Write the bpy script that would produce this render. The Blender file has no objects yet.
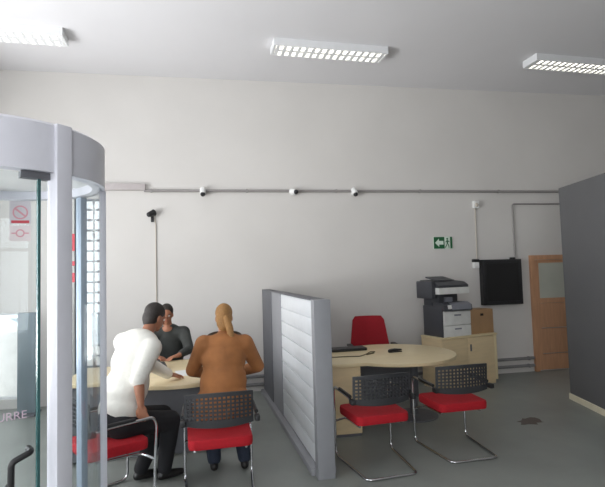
import bpy, bmesh, math, random
from mathutils import Vector, Matrix, Quaternion
random.seed(5)
sc = bpy.context.scene
COL = sc.collection
V = Vector
R = math.radians

# ------------------------------------------------------------------ camera
YAW, PITCH, ROLL, CAMH, FPX = 0.1825, 0.05745, -0.02816, 1.757, 487.6
cd = bpy.data.cameras.new('camera')
cam = bpy.data.objects.new('camera', cd)
COL.objects.link(cam)
cd.sensor_fit = 'HORIZONTAL'
cd.sensor_width = 36.0
cd.lens = FPX / 605 * 36
cd.clip_start = 0.05
f_ = V((math.sin(YAW) * math.cos(PITCH), math.cos(YAW) * math.cos(PITCH), math.sin(PITCH)))
r_ = V((math.cos(YAW), -math.sin(YAW), 0))
u_ = r_.cross(f_)
r2 = r_ * math.cos(ROLL) + u_ * math.sin(ROLL)
u2 = -r_ * math.sin(ROLL) + u_ * math.cos(ROLL)
cam.matrix_world = Matrix(((r2.x, u2.x, -f_.x, 0), (r2.y, u2.y, -f_.y, 0), (r2.z, u2.z, -f_.z, CAMH), (0, 0, 0, 1)))
sc.camera = cam

# ------------------------------------------------------------------ world, daylight, exposure
w = bpy.data.worlds.new('world')
sc.world = w
w.use_nodes = True
bg = w.node_tree.nodes['Background']
bg.inputs[0].default_value = (0.93, 0.97, 1.0, 1)
bg.inputs[1].default_value = 1.7


def area(name, loc, rot, sx, sy, power, col):
    l = bpy.data.lights.new(name, 'AREA')
    l.shape = 'RECTANGLE'
    l.size, l.size_y = sx, sy
    l.energy = power
    l.color = col
    o = bpy.data.objects.new(name, l)
    COL.objects.link(o)
    o.location = loc
    o.rotation_euler = rot
    return o


# daylight through the street glazing: left wall and the wall behind the camera
area('daylight_left', (-3.85, 3.2, 2.3), (0, R(-90), 0), 3.0, 6.0, 170, (0.97, 0.975, 1.0))
area('daylight_rear', (-1.4, -3.3, 2.3), (R(90), 0, 0), 3.6, 3.0, 150, (0.98, 0.985, 1.0))
# added light outside the left glazing, aimed up to brighten the ceiling
area('ceiling_fill', (-6.6, 2.6, 0.4), (0, R(-122), 0), 2.0, 7.0, 470, (1.0, 0.985, 0.97))
sc.view_settings.view_transform = 'Standard'
sc.view_settings.look = 'None'
sc.view_settings.gamma = 1
sc.view_settings.use_curve_mapping = False
sc.view_settings.exposure = 0.15
sc.cycles.transparent_max_bounces = 40


# ------------------------------------------------------------------ materials
def srgb(r, g, b):
    def c(v):
        v /= 255
        return v / 12.92 if v <= 0.04045 else ((v + 0.055) / 1.055) ** 2.4
    return (c(r), c(g), c(b), 1)


MATS = {}


def mat(name, col, rough=0.6, metal=0.0, var=0.06, scale=9.0, bump=0.0, bscale=60.0, emit=None, spec=0.5, stretch=None):
    if name in MATS:
        return MATS[name]
    m = bpy.data.materials.new(name)
    m.use_nodes = True
    nt = m.node_tree
    b = nt.nodes['Principled BSDF']
    b.inputs['Roughness'].default_value = rough
    b.inputs['Metallic'].default_value = metal
    b.inputs['Specular IOR Level'].default_value = spec
    c = srgb(*col)
    tc = nt.nodes.new('ShaderNodeTexCoord')
    mp = nt.nodes.new('ShaderNodeMapping')
    if stretch:
        mp.inputs['Scale'].default_value = stretch
    nt.links.new(tc.outputs['Object'], mp.inputs[0])
    n = nt.nodes.new('ShaderNodeTexNoise')
    n.inputs['Scale'].default_value = scale
    n.inputs['Detail'].default_value = 5
    nt.links.new(mp.outputs[0], n.inputs['Vector'])
    rp = nt.nodes.new('ShaderNodeValToRGB')
    rp.color_ramp.elements[0].position = 0.3
    rp.color_ramp.elements[1].position = 0.7
    rp.color_ramp.elements[0].color = tuple(x * (1 - var) for x in c[:3]) + (1,)
    rp.color_ramp.elements[1].color = tuple(min(1, x * (1 + var)) for x in c[:3]) + (1,)
    nt.links.new(n.outputs['Fac'], rp.inputs[0])
    nt.links.new(rp.outputs[0], b.inputs['Base Color'])
    if bump:
        n2 = nt.nodes.new('ShaderNodeTexNoise')
        n2.inputs['Scale'].default_value = bscale
        nt.links.new(mp.outputs[0], n2.inputs['Vector'])
        bp = nt.nodes.new('ShaderNodeBump')
        bp.inputs['Strength'].default_value = bump
        bp.inputs['Distance'].default_value = 0.01
        nt.links.new(n2.outputs['Fac'], bp.inputs['Height'])
        nt.links.new(bp.outputs[0], b.inputs['Normal'])
    if emit:
        b.inputs['Emission Color'].default_value = srgb(*emit[0])
        b.inputs['Emission Strength'].default_value = emit[1]
    MATS[name] = m
    return m


def glass(name, tint, refl=0.25, base=0.04):
    m = bpy.data.materials.new(name)
    m.use_nodes = True
    nt = m.node_tree
    nt.nodes.remove(nt.nodes['Principled BSDF'])
    out = nt.nodes['Material Output']
    t = nt.nodes.new('ShaderNodeBsdfTransparent')
    t.inputs[0].default_value = tint + (1,)
    g = nt.nodes.new('ShaderNodeBsdfGlossy')
    g.inputs['Roughness'].default_value = 0.03
    lw = nt.nodes.new('ShaderNodeLayerWeight')
    lw.inputs[0].default_value = refl
    ma = nt.nodes.new('ShaderNodeMath')
    ma.operation = 'MULTIPLY_ADD'
    ma.inputs[1].default_value = 0.22
    ma.inputs[2].default_value = base
    mx = nt.nodes.new('ShaderNodeMixShader')
    nt.links.new(lw.outputs['Fresnel'], ma.inputs[0])
    nt.links.new(ma.outputs[0], mx.inputs[0])
    nt.links.new(t.outputs[0], mx.inputs[1])
    nt.links.new(g.outputs[0], mx.inputs[2])
    nt.links.new(mx.outputs[0], out.inputs[0])
    return m


M_WALL = mat('wall_paint', (207, 204, 200), 0.85, var=0.025, scale=1.2, bump=0.05, bscale=40)
M_CEIL = mat('ceiling_paint', (222, 221, 223), 0.9, var=0.015, scale=1.0)
M_FLOOR = mat('floor_vinyl', (134, 138, 133), 0.42, var=0.10, scale=1.6, bump=0.02, bscale=12)
M_DIV = mat('divider_paint', (94, 94, 95), 0.75, var=0.03, scale=3)
M_CREAM = mat('cream_paint', (222, 214, 190), 0.6)
M_BIRCH = mat('birch_wood', (222, 200, 160), 0.5, var=0.06, scale=4, stretch=(1, 1, 6))
M_BIRCHTOP = mat('birch_top', (224, 206, 166), 0.38, var=0.05, scale=4, stretch=(1, 6, 1))
M_DOOR = mat('door_wood', (188, 142, 108), 0.5, var=0.10, scale=5, stretch=(6, 6, 0.6))
M_RED = mat('red_fabric', (172, 14, 30), 0.85, var=0.08, scale=40, bump=0.2, bscale=250)
M_REDDK = mat('dark_red_fabric', (150, 14, 30), 0.85, var=0.08, scale=40, bump=0.2, bscale=250)
M_BLACK = mat('black_plastic', (34, 34, 36), 0.5, var=0.08)
M_MESH = mat('charcoal_plastic', (52, 53, 56), 0.5, var=0.06)
M_CHROME = mat('chrome', (205, 205, 208), 0.14, metal=1.0, var=0.02)
M_GREY = mat('grey_laminate', (140, 141, 145), 0.55, var=0.03)
M_GREYDK = mat('dark_grey_laminate', (96, 97, 102), 0.55, var=0.04)
M_PANELW = mat('white_slat_board', (216, 219, 222), 0.5, var=0.02)
M_ALU = mat('silver_paint', (212, 212, 220), 0.4, metal=0.0, var=0.02)
M_ALUB = mat('blue_grey_aluminium', (168, 182, 198), 0.35, metal=0.1, var=0.02)
M_WHITE = mat('white_plastic', (228, 228, 226), 0.45, var=0.02)
M_WHITEMET = mat('white_enamel', (226, 227, 228), 0.4, var=0.02)
M_CONDUIT = mat('grey_conduit', (146, 142, 140), 0.55, var=0.04)
M_BEIGE = mat('beige_plastic', (196, 188, 176), 0.6, var=0.03)
M_GREEN = mat('exit_green', (22, 92, 52), 0.5, var=0.03)
M_SIGNW = mat('sign_white', (216, 230, 216), 0.5, var=0.02)
M_REDSIGN = mat('sign_red', (196, 50, 66), 0.5, var=0.02)
M_PINK = mat('faded_pink_print', (214, 150, 160), 0.6, var=0.03)
M_GREYINK = mat('grey_print', (120, 118, 126), 0.6, var=0.03)
M_CARD = mat('cardboard', (168, 134, 98), 0.8, var=0.06, scale=6)
M_DARKSLOT = mat('dark_slot', (30, 26, 24), 0.8)
M_TUBE = mat('lamp_tube', (255, 252, 238), 0.5, var=0.0, emit=((255, 250, 235), 4.0))
M_SKIN = mat('skin', (158, 106, 80), 0.55, var=0.05, scale=20)
M_SKIN2 = mat('skin_light', (178, 128, 100), 0.55, var=0.05, scale=20)
M_HAIRDK = mat('dark_hair', (40, 32, 28), 0.6, var=0.25, scale=40, stretch=(6, 6, 1), bump=0.4, bscale=90)
M_HAIRBL = mat('golden_brown_hair', (150, 108, 58), 0.6, var=0.3, scale=30, stretch=(8, 8, 1), bump=0.5, bscale=90)
M_SWEATER = mat('white_knit', (226, 224, 216), 0.9, var=0.03, scale=25, bump=0.25, bscale=60)
M_COAT = mat('rust_brown_coat', (148, 96, 54), 0.85, var=0.2, scale=7, bump=0.3, bscale=25)
M_HOOD = mat('charcoal_knit', (58, 60, 58), 0.9, var=0.08, scale=20, bump=0.2, bscale=60)
M_TROUSER = mat('black_cloth', (26, 26, 30), 0.85, var=0.1, scale=15)
M_JEANS = mat('dark_denim', (34, 42, 58), 0.85, var=0.12, scale=25)
M_SHOE = mat('black_leather', (24, 22, 22), 0.45, var=0.08)
M_EYEW = mat('eye_white', (232, 230, 226), 0.3, var=0.0)
M_LIP = mat('lip', (150, 82, 74), 0.5, var=0.03)
M_GLASS = glass('clear_glass', (0.975, 0.988, 0.99), 0.2, 0.02)
M_WINGLASS = glass('window_glass', (0.98, 0.985, 0.99), 0.2, 0.02)
M_FROST = mat('frosted_glass', (180, 182, 170), 0.25, var=0.05, scale=3)
M_GLASSEDGE = mat('glass_edge', (58, 96, 96), 0.2, var=0.03)


# ------------------------------------------------------------------ mesh helpers
class MB:
    def __init__(s):
        s.bm = bmesh.new()

    def add(s, verts, faces):
        vs = [s.bm.verts.new(v) for v in verts]
        out = []
        for fc in faces:
            try:
                out.append(s.bm.faces.new([vs[i] for i in fc]))
            except ValueError:
                pass
        return vs, out

    def box(s, x0, x1, y0, y1, z0, z1, bev=0.0, M=None):
        t = bmesh.new()
        bmesh.ops.create_cube(t, size=1)
        for v in t.verts:
            v.co = V((x0 + (v.co.x + .5) * (x1 - x0), y0 + (v.co.y + .5) * (y1 - y0), z0 + (v.co.z + .5) * (z1 - z0)))
        if bev > 0:
            bmesh.ops.bevel(t, geom=list(t.edges), offset=bev, segments=2, affect='EDGES', profile=0.6)
        s.merge(t, M)
        return s

    def merge(s, t, M=None):
        t.verts.index_update()
        vs = [s.bm.verts.new(M @ v.co if M else v.co) for v in t.verts]
        for fc in t.faces:
            try:
                s.bm.faces.new([vs[v.index] for v in fc.verts])
            except ValueError:
                pass
        t.free()

    def prism(s, pts, z0, z1, M=None, bev=0.0):
        t = bmesh.new()
        a = [t.verts.new((p[0], p[1], z0)) for p in pts]
        b = [t.verts.new((p[0], p[1], z1)) for p in pts]
        n = len(pts)
        t.faces.new(a[::-1])
        t.faces.new(b)
        for i in range(n):
            t.faces.new((a[i], a[(i + 1) % n], b[(i + 1) % n], b[i]))
        bmesh.ops.recalc_face_normals(t, faces=list(t.faces))
        if bev > 0:
            es = [e for e in t.edges if abs(e.verts[0].co.z - e.verts[1].co.z) < 1e-6]
            bmesh.ops.bevel(t, geom=es, offset=bev, segments=2, affect='EDGES', profile=0.6)
        s.merge(t, M)
        return s

    def cyl(s, p, q, r, r2=None, n=20, caps=True):
        p, q = V(p), V(q)
        r2 = r if r2 is None else r2
        d = (q - p).normalized()
        a = d.orthogonal().normalized()
        b = d.cross(a)
        vs = []
        for (c, rr) in ((p, r), (q, r2)):
            for i in range(n):
                t = 2 * math.pi * i / n
                vs.append(c + (a * math.cos(t) + b * math.sin(t)) * rr)
        fs = [(i, (i + 1) % n, n + (i + 1) % n, n + i) for i in range(n)]
        if caps:
            fs += [tuple(range(n))[::-1], tuple(range(n, 2 * n))]
        s.add(vs, fs)
        return s

    def tube(s, pts, r, n=10, fillet=0.0, closed=False):
        pts = [V(p) for p in pts]
        if fillet > 0:
            new = []
            m = len(pts)
            for i, p in enumerate(pts):
                if not closed and (i == 0 or i == m - 1):
                    new.append(p)
                    continue
                a, b = pts[i - 1], pts[(i + 1) % m]
                da, db = (a - p), (b - p)
                k = min(fillet, da.length * .48, db.length * .48)
                pa, pb = p + da.normalized() * k, p + db.normalized() * k
                for j in range(6):
                    t = j / 5
                    new.append(pa * (1 - t) ** 2 + p * 2 * t * (1 - t) + pb * t * t)
            pts = new
        m = len(pts)
        rings = []
        d0 = (pts[1] - pts[0]).normalized()
        a = d0.orthogonal().normalized()
        for i, p in enumerate(pts):
            if closed:
                d = (pts[(i + 1) % m] - pts[i - 1]).normalized()
            else:
                d = (pts[min(i + 1, m - 1)] - pts[max(i - 1, 0)]).normalized()
            a = (a - d * a.dot(d)).normalized()
            b = d.cross(a)
            rings.append([s.bm.verts.new(p + (a * math.cos(2 * math.pi * k / n) + b * math.sin(2 * math.pi * k / n)) * r) for k in range(n)])
        for i in range(m if closed else m - 1):
            A, B = rings[i], rings[(i + 1) % m]
            for k in range(n):
                s.bm.faces.new((A[k], A[(k + 1) % n], B[(k + 1) % n], B[k]))
        if not closed:
            s.bm.faces.new(rings[0][::-1])
            s.bm.faces.new(rings[-1])
        return s

    def ell(s, c, rad, M=None, seg=20, ring=12):
        t = bmesh.new()
        bmesh.ops.create_uvsphere(t, u_segments=seg, v_segments=ring, radius=1)
        c = V(c)
        for v in t.verts:
            q = V((v.co.x * rad[0], v.co.y * rad[1], v.co.z * rad[2]))
            if M:
                q = M @ q
            v.co = c + q
        s.merge(t)
        return s

    def lathe(s, prof, n=28, M=None):
        vs = []
        for (r, z) in prof:
            for i in range(n):
                t = 2 * math.pi * i / n
                q = V((r * math.cos(t), r * math.sin(t), z))
                vs.append(M @ q if M else q)
        fs = []
        for j in range(len(prof) - 1):
            for i in range(n):
                fs.append((j * n + i, j * n + (i + 1) % n, (j + 1) * n + (i + 1) % n, (j + 1) * n + i))
        fs.append(tuple(range(n))[::-1])
        fs.append(tuple(range((len(prof) - 1) * n, len(prof) * n)))
        s.add(vs, fs)
        return s

    def arc(s, c, r0, r1, z0, z1, a0, a1, n=32):
        """curved wall between two radii, degrees"""
        full = abs(abs(a1 - a0) - 360) < 1e-6
        k = n if full else n + 1
        vs = []
        for i in range(k):
            t = R(a0 + (a1 - a0) * i / n)
            ct, st = math.cos(t), math.sin(t)
            for (rr, z) in ((r0, z0), (r1, z0), (r1, z1), (r0, z1)):
                vs.append((c[0] + rr * ct, c[1] + rr * st, z))
        fs = []
        for i in range(n):
            A, B = i * 4, ((i + 1) % k) * 4
            for j in range(4):
                fs.append((A + j, A + (j + 1) % 4, B + (j + 1) % 4, B + j))
        if not full:
            fs += [(0, 1, 2, 3), tuple((k - 1) * 4 + j for j in (3, 2, 1, 0))]
        s.add(vs, fs)
        return s

    def build(s, name, m, parent=None, smooth=True, recalc=True):
        if recalc:
            bmesh.ops.recalc_face_normals(s.bm, faces=list(s.bm.faces))
        me = bpy.data.meshes.new(name)
        s.bm.to_mesh(me)
        s.bm.free()
        me.materials.append(m)
        if smooth:
            for p in me.polygons:
                p.use_smooth = True
            try:
                me.set_sharp_from_angle(angle=R(38))
            except Exception:
                pass
        o = bpy.data.objects.new(name, me)
        COL.objects.link(o)
        if parent:
            o.parent = parent
        return o


def box(name, m, x0, x1, y0, y1, z0, z1, parent=None, bev=0.0):
    return MB().box(x0, x1, y0, y1, z0, z1, bev).build(name, m, parent)


def tag(o, label=None, cat=None, group=None, kind=None):
    if label:
        o['label'] = label
    if cat:
        o['category'] = cat
    if group:
        o['group'] = group
    if kind:
        o['kind'] = kind
    return o


def thing(name, label, cat, loc=(0, 0, 0), rz=0.0, group=None):
    o = bpy.data.objects.new(name, None)
    o.empty_display_size = 0.1
    COL.objects.link(o)
    o.location = loc
    o.rotation_euler = (0, 0, rz)
    return tag(o, label, cat, group)


def struct(o, label=None):
    o['kind'] = 'structure'
    if label:
        o['label'] = label
    return o


def dup(root, loc, rz, label):
    r = root.copy()
    COL.objects.link(r)
    r.location = loc
    r.rotation_euler = (0, 0, rz)
    r['label'] = label
    for ch in [c for c in bpy.data.objects if c.parent == root]:
        c = ch.copy()
        COL.objects.link(c)
        c.parent = r
        for g in [q for q in bpy.data.objects if q.parent == ch]:
            d = g.copy()
            COL.objects.link(d)
            d.parent = c
    return r


def text_obj(name, body, size, m, M, parent, depth=0.001):
    cu = bpy.data.curves.new(name, 'FONT')
    cu.body = body
    cu.size = size
    cu.extrude = depth
    cu.align_x = 'CENTER'
    cu.align_y = 'CENTER'
    o = bpy.data.objects.new(name, cu)
    COL.objects.link(o)
    bpy.context.view_layer.update()
    me = bpy.data.meshes.new_from_object(o.evaluated_get(bpy.context.evaluated_depsgraph_get()))
    me.materials.clear()
    me.materials.append(m)
    bpy.data.objects.remove(o)
    for v in me.vertices:
        v.co = M @ v.co
    q = bpy.data.objects.new(name, me)
    COL.objects.link(q)
    q.parent = parent
    return q


# ------------------------------------------------------------------ the room
YW, ZC = 7.377, 4.72
XL, XR, YF = -3.6, 9.0, -3.0
struct(box('floor', M_FLOOR, XL, XR, YF, YW, -0.12, 0.0))
struct(box('ceiling', M_CEIL, XL - .2, XR + .2, YF - .2, YW + .2, ZC, ZC + 0.15))
WT = YW + 0.2
W1 = (-1.93, -1.55, 0.20, 2.88)     # made-up lattice window, stands in for a reflection in the booth glass
W2 = (-3.35, -2.42, 0.12, 1.30)     # low shop window
mb = MB()
mb.box(XL - .2, W2[0], YW, WT, 0, ZC)
mb.box(W2[0], W2[1], YW, WT, 0, W2[2]).box(W2[0], W2[1], YW, WT, W2[3], ZC)
mb.box(W2[1], W1[0], YW, WT, 0, ZC)
mb.box(W1[0], W1[1], YW, WT, 0, W1[2]).box(W1[0], W1[1], YW, WT, W1[3], ZC)
mb.box(W1[1], XR + .2, YW, WT, 0, ZC)
struct(mb.build('wall_back', M_WALL))
# left wall and front wall with street glazing
mb = MB()
mb.box(XL - .2, XL, YF, 0.2, 0, ZC).box(XL - .2, XL, 6.2, YW, 0, ZC)
mb.box(XL - .2, XL, 0.2, 6.2, 0, .7).box(XL - .2, XL, 0.2, 6.2, 3.9, ZC)
struct(mb.build('wall_left', M_WALL))
mb = MB()
mb.box(XL, -3.2, YF - .2, YF, 0, ZC).box(.4, XR, YF - .2, YF, 0, ZC)
mb.box(-3.2, .4, YF - .2, YF, 0, .7).box(-3.2, .4, YF - .2, YF, 3.9, ZC)
struct(mb.build('wall_front', M_WALL))
struct(box('wall_right', M_WALL, XR, XR + .2, YF, YW, 0, ZC))


def window(name, x0, x1, z0, z1, nx, nz, bar, fr, axis='x', at=0.0, gm=M_WHITEMET):
    def b(q, a0, a1, c0, c1, t0, t1):
        if axis == 'x':
            q.box(a0, a1, at + t0, at + t1, c0, c1)
        else:
            q.box(at + t0, at + t1, a0, a1, c0, c1)
    q = MB()
    b(q, x0, x0 + fr, z0, z1, 0, .07)
    b(q, x1 - fr, x1, z0, z1, 0, .07)
    b(q, x0 + fr, x1 - fr, z0, z0 + fr, 0, .07)
    b(q, x0 + fr, x1 - fr, z1 - fr, z1, 0, .07)
    o = struct(q.build(name, gm))
    q = MB()
    b(q, x0 + fr, x1 - fr, z0 + fr, z1 - fr, .05, .056)
    q.build('pane', M_WINGLASS, o)
    if nx or nz:
        q = MB()
        for i in range(1, nx):
            c = x0 + (x1 - x0) * i / nx
            b(q, c - bar / 2, c + bar / 2, z0 + fr, z1 - fr, .015, .035)
        for i in range(1, nz):
            c = z0 + (z1 - z0) * i / nz
            b(q, x0 + fr, x1 - fr, c - bar / 2, c + bar / 2, .012, .034)
        q.build('grille', gm, o)
    return o


M_REFLGRILLE = mat('grey_reflected_lattice', (112, 122, 128), 0.5, var=0.02)
window('reflection_window', W1[0], W1[1], W1[2], W1[3], 3, 18, .030, .02, 'x', YW + .02, M_REFLGRILLE)  # added window: builds the reflected lattice as real bars behind the booth
window('window_2', W2[0], W2[1], W2[2], W2[3], 0, 0, .02, .03, 'x', YW + .05)
window('window_3', 0.2, 6.2, .7, 3.9, 5, 2, .06, .07, 'y', XL - .12)
window('window_4', -3.2, .4, .7, 3.9, 3, 2, .06, .07, 'x', YF - .12)
# outside, seen through the low window
struct(box('ground', mat('pavement', (196, 194, 188), 0.9), -9, 3, YW + .2, YW + 9, -0.14, -0.04))
M_OUTW = mat('white_render', (240, 240, 238), 0.8)
M_OUTG = mat('pale_blue_render', (176, 190, 198), 0.8)
q = MB()
Mw = Matrix(((1, 0, 0, 0), (0, 0, -1, YW + 1.2), (0, 1, 0, 0), (0, 0, 0, 1)))
q.prism([(-4.6, -.04), (-2.3, -.04), (-2.3, .55), (-3.35, 1.22), (-4.6, 1.9)], 0, .2, Mw)
struct(q.build('trim_1', M_OUTW), 'white sloping parapet outside the low window')
struct(box('trim_2', M_OUTG, -9, 3, YW + 6.5, YW + 6.7, -.04, .75), 'low pale blue wall across the street')

# dark grey dividing wall at the right, seen along its long face
A, B = V((4.56, 5.74)), V((4.03, 3.2))
d = (B - A).normalized()
nrm = V((-d.y, d.x))
if nrm.x < 0:
    nrm = -nrm
pts = [A, B, B + nrm * .12, A + nrm * .12]
struct(MB().prism([(p.x, p.y) for p in pts], 0, 2.77).build('wall_divider', M_DIV, smooth=False))
o2 = -nrm * .014
e2 = -d * .014
pts = [A + o2 + e2, B + o2, B, A, A + nrm * .12, A + nrm * .12 + e2]
struct(MB().prism([(p.x, p.y) for p in pts], 0, 0.075).build('baseboard_right', M_CREAM, smooth=False))

# door in the back wall
d1 = thing('door_1', 'pale brown wooden door with a glazed upper panel', 'door', (0, 0, 0))
del d1['category']
struct(d1)
DX0, DX1, DZ = 5.215, 6.235, 1.92
q = MB()
q.box(DX0, DX0 + .075, YW - .05, YW, 0, DZ).box(DX1 - .075, DX1, YW - .05, YW, 0, DZ).box(DX0 + .075, DX1 - .075, YW - .05, YW, DZ - .075, DZ)
q.build('door_frame', M_DOOR, d1)
q = MB()
a, b = DX0 + .08, DX1 - .08
q.box(a, a + .07, YW - .035, YW - .003, .02, DZ - .08).box(b - .07, b, YW - .035, YW - .003, .02, DZ - .08)
q.box(a + .07, b - .07, YW - .035, YW - .003, DZ - .13, DZ - .08).box(a + .07, b - .07, YW - .035, YW - .003, 1.12, 1.2)
for z0, z1 in ((.02, .28), (.29, .70), (.71, 1.12)):
    q.box(a + .07, b - .07, YW - .032, YW - .003, z0, z1 - .005)
q.build('door_leaf', M_DOOR, d1)
box('pane', M_FROST, a + .07, b - .07, YW - .022, YW - .012, 1.2, DZ - .13, d1)
q = MB().cyl((b - .035, YW - .035, 1.0), (b - .035, YW - .085, 1.0), .012).box(b - .15, b - .025, YW - .097, YW - .08, .99, 1.01, .004)
tag(q.build('handle', M_CHROME, d1), 'chrome lever handle')


# ------------------------------------------------------------------ pipes, conduit, fittings on the back wall
def hpipe(name, label, cat, x0, x1, z, r, group=None, m=M_CONDUIT):
    q = MB().cyl((x0, YW - r - .003, z), (x1, YW - r - .003, z), r, n=14)
    t = thing(name, label, cat, (0, 0, 0), 0, group)
    q.build('pipe', m, t)
    n = int((x1 - x0) / 1.2)
    for i in range(n + 1):
        x = x0 + .1 + (x1 - x0 - .2) * i / n
        MB().box(x - .012, x + .012, YW - 2 * r - .006, YW - .0005, z - r - .004, z + r + .004).build('clip', m, t)
    return t


M_PIPE = mat('pipe_grey', (128, 127, 128), 0.5)
hpipe('heating_pipe', 'upper of two grey pipes low along the back wall', 'pipe', -1.4, 5.2, .225, .024, 'low wall pipes', M_PIPE)
hpipe('heating_pipe', 'lower of two grey pipes low along the back wall', 'pipe', -1.4, 5.2, .105, .024, 'low wall pipes', M_PIPE)
hpipe('cable_conduit', 'long grey conduit running across the back wall at camera height', 'conduit', -.97, 6.2, 3.0, .021)
q = MB().box(-1.56, -.95, YW - .06, YW - .001, 3.005, 3.10, .004)
tag(q.build('cable_trunking', mat('trunking_grey', (178, 171, 170), .6)), 'pale plastic trunking box at the left end of the conduit', 'trunking')
q = MB().tube([(4.955, YW - .016, 1.90), (4.955, YW - .016, 2.79), (6.2, YW - .016, 2.79)], .014, 10, .04)
tag(q.build('cable_pipe', M_CONDUIT), 'thin bent pipe above the black wall panel leading right', 'pipe')


def cctv(x, z, label, tilt, side):
    t = thing('ceiling_camera', label, 'camera', (x, YW - .07, z), 0, 'small white cameras along the conduit')
    q = MB().box(-.035, .035, .028, .068, -.05, .05, .006)
    q.build('bracket', M_WHITE, t)
    Mt = Matrix.Rotation(side, 4, 'Y') @ Matrix.Rotation(tilt, 4, 'X')
    MB().lathe([(.03, .06), (.042, .05), (.045, -.02), (.04, -.045)], 20, Mt).build('camera_body', M_WHITE, t)
    MB().lathe([(.034, -.043), (.036, -.06), (.028, -.078), (.008, -.084)], 20, Mt).build('lens', M_BLACK, t)
    return t


cctv(-.13, 2.985, 'small white camera on the conduit, leftmost above the man in white', R(-30), 0)
cctv(1.23, 2.985, 'small white camera on the conduit above the slatted partition', R(-50), R(-70))
cctv(2.20, 2.985, 'small white camera on the conduit above the red office chair', R(-30), R(-12))

t = thing('spotlight', 'small black spotlight on a wall cable, below the left end of conduit', 'spotlight', (-.86, YW, 2.63))
MB().box(-.02, .02, -.03, -.001, -.09, .0, .004).build('bracket', M_BLACK, t)
Ms = Matrix.Translation((-.01, -.10, .02)) @ Matrix.Rotation(R(60), 4, 'Y') @ Matrix.Rotation(R(-40), 4, 'X')
MB().lathe([(.022, -.06), (.034, -.05), (.046, .045), (.05, .06)], 20, Ms).build('lamp_head', M_BLACK, t)
MB().tube([(0, -.02, -.04), (-.005, -.07, -.03), (-.01, -.09, 0)], .008, 8).build('arm', M_BLACK, t)
q = MB().tube([(-.83, YW - .011, 2.60), (-.815, YW - .011, 2.5), (-.815, YW - .011, .5)], .007, 8, .02)
tag(q.build('cable', M_BEIGE), 'thin beige cable running down the wall below the black spotlight', 'cable')

t = thing('motion_detector', 'small white detector high on the wall over the printer', 'detector', (4.28, YW, 2.78))
MB().box(-.05, .05, -.06, -.001, -.06, .06, .012).build('housing', M_WHITE, t)
MB().ell((0, -.058, -.01), (.035, .02, .035)).build('lens', M_BEIGE, t)
q = MB().cyl((4.265, YW - .012, 1.88), (4.275, YW - .012, 2.72), .009)
tag(q.build('cable', M_BEIGE), 'thin vertical cable between white detector and white box', 'cable')
t = thing('junction_box', 'small white and black box at the corner of black wall panel', 'box', (4.225, YW, 1.80))
MB().box(-.045, .045, -.07, -.001, -.07, .03, .008).build('housing', M_WHITE, t)
MB().box(-.05, .05, -.075, -.001, .032, .08, .006).build('cap', M_BLACK, t)

t = thing('wall_cabinet', 'black square wall cabinet hanging between printer and wooden door', 'cabinet', (4.655, YW, 1.125))
MB().box(-.355, .355, -.10, -.001, 0, .74, .006).build('body', M_BLACK, t)
q = MB().box(-.335, -.29, -.115, -.1005, .02, .72, .003).box(.29, .335, -.115, -.1005, .02, .72, .003)
q.box(-.29, .29, -.115, -.1005, .02, .06, .003).box(-.29, .29, -.115, -.1005, .68, .72, .003)
q.build('door_frame', M_BLACK, t)
MB().box(-.285, .285, -.109, -.1005, .065, .675).build('door', mat('black_gloss', (20, 20, 22), 0.35), t)
MB().box(.2, .28, -.06, -.01, .7405, .77, .004).build('cable_gland', M_BLACK, t)

# exit sign
t = thing('exit_sign', 'green emergency exit sign with a white left arrow', 'sign', (3.68, YW, 2.16))
MB().box(-.165, .165, -.012, -.001, -.10, .10, .002).build('plate', M_SIGNW, t)
Mf = Matrix(((1, 0, 0, 0), (0, 0, -1, -.0122), (0, 1, 0, 0), (0, 0, 0, 1)))
q = MB()
q.prism([(-.16, -.095), (.025, -.095), (.025, .095), (-.16, .095)], 0, .002, Mf)
q.build('green_field', M_GREEN, t)
q = MB()
q.prism([(-.14, 0), (-.07, .068), (-.07, .03), (.005, .03), (.005, -.03), (-.07, -.03), (-.07, -.068)], .0022, .004, Mf)
q.build('arrow', M_SIGNW, t)
q = MB()
q.prism([(.125, -.095), (.16, -.095), (.16, .095), (.125, .095)], 0, .002, Mf)
q.build('doorway', M_GREEN, t)
q = MB()
Mc = Mf
q.prism([(.075 + .016 * math.cos(k * math.pi / 6), .062 + .016 * math.sin(k * math.pi / 6)) for k in range(12)], .0002, .002, Mc)
q.prism([(.062, .04), (.09, .04), (.085, -.015), (.065, -.015)], .0002, .002, Mc)
q.prism([(.085, .04), (.115, .015), (.11, .005), (.083, .025)], .0002, .002, Mc)
q.prism([(.065, .04), (.04, .012), (.046, .003), (.068, .022)], .0002, .002, Mc)
q.prism([(.065, -.012), (.078, -.012), (.062, -.05), (.04, -.085), (.03, -.078), (.05, -.045)], .0002, .002, Mc)
q.prism([(.073, -.012), (.086, -.012), (.104, -.045), (.108, -.085), (.096, -.085), (.092, -.05)], .0002, .002, Mc)
q.build('running_figure', M_GREEN, t)


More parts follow.
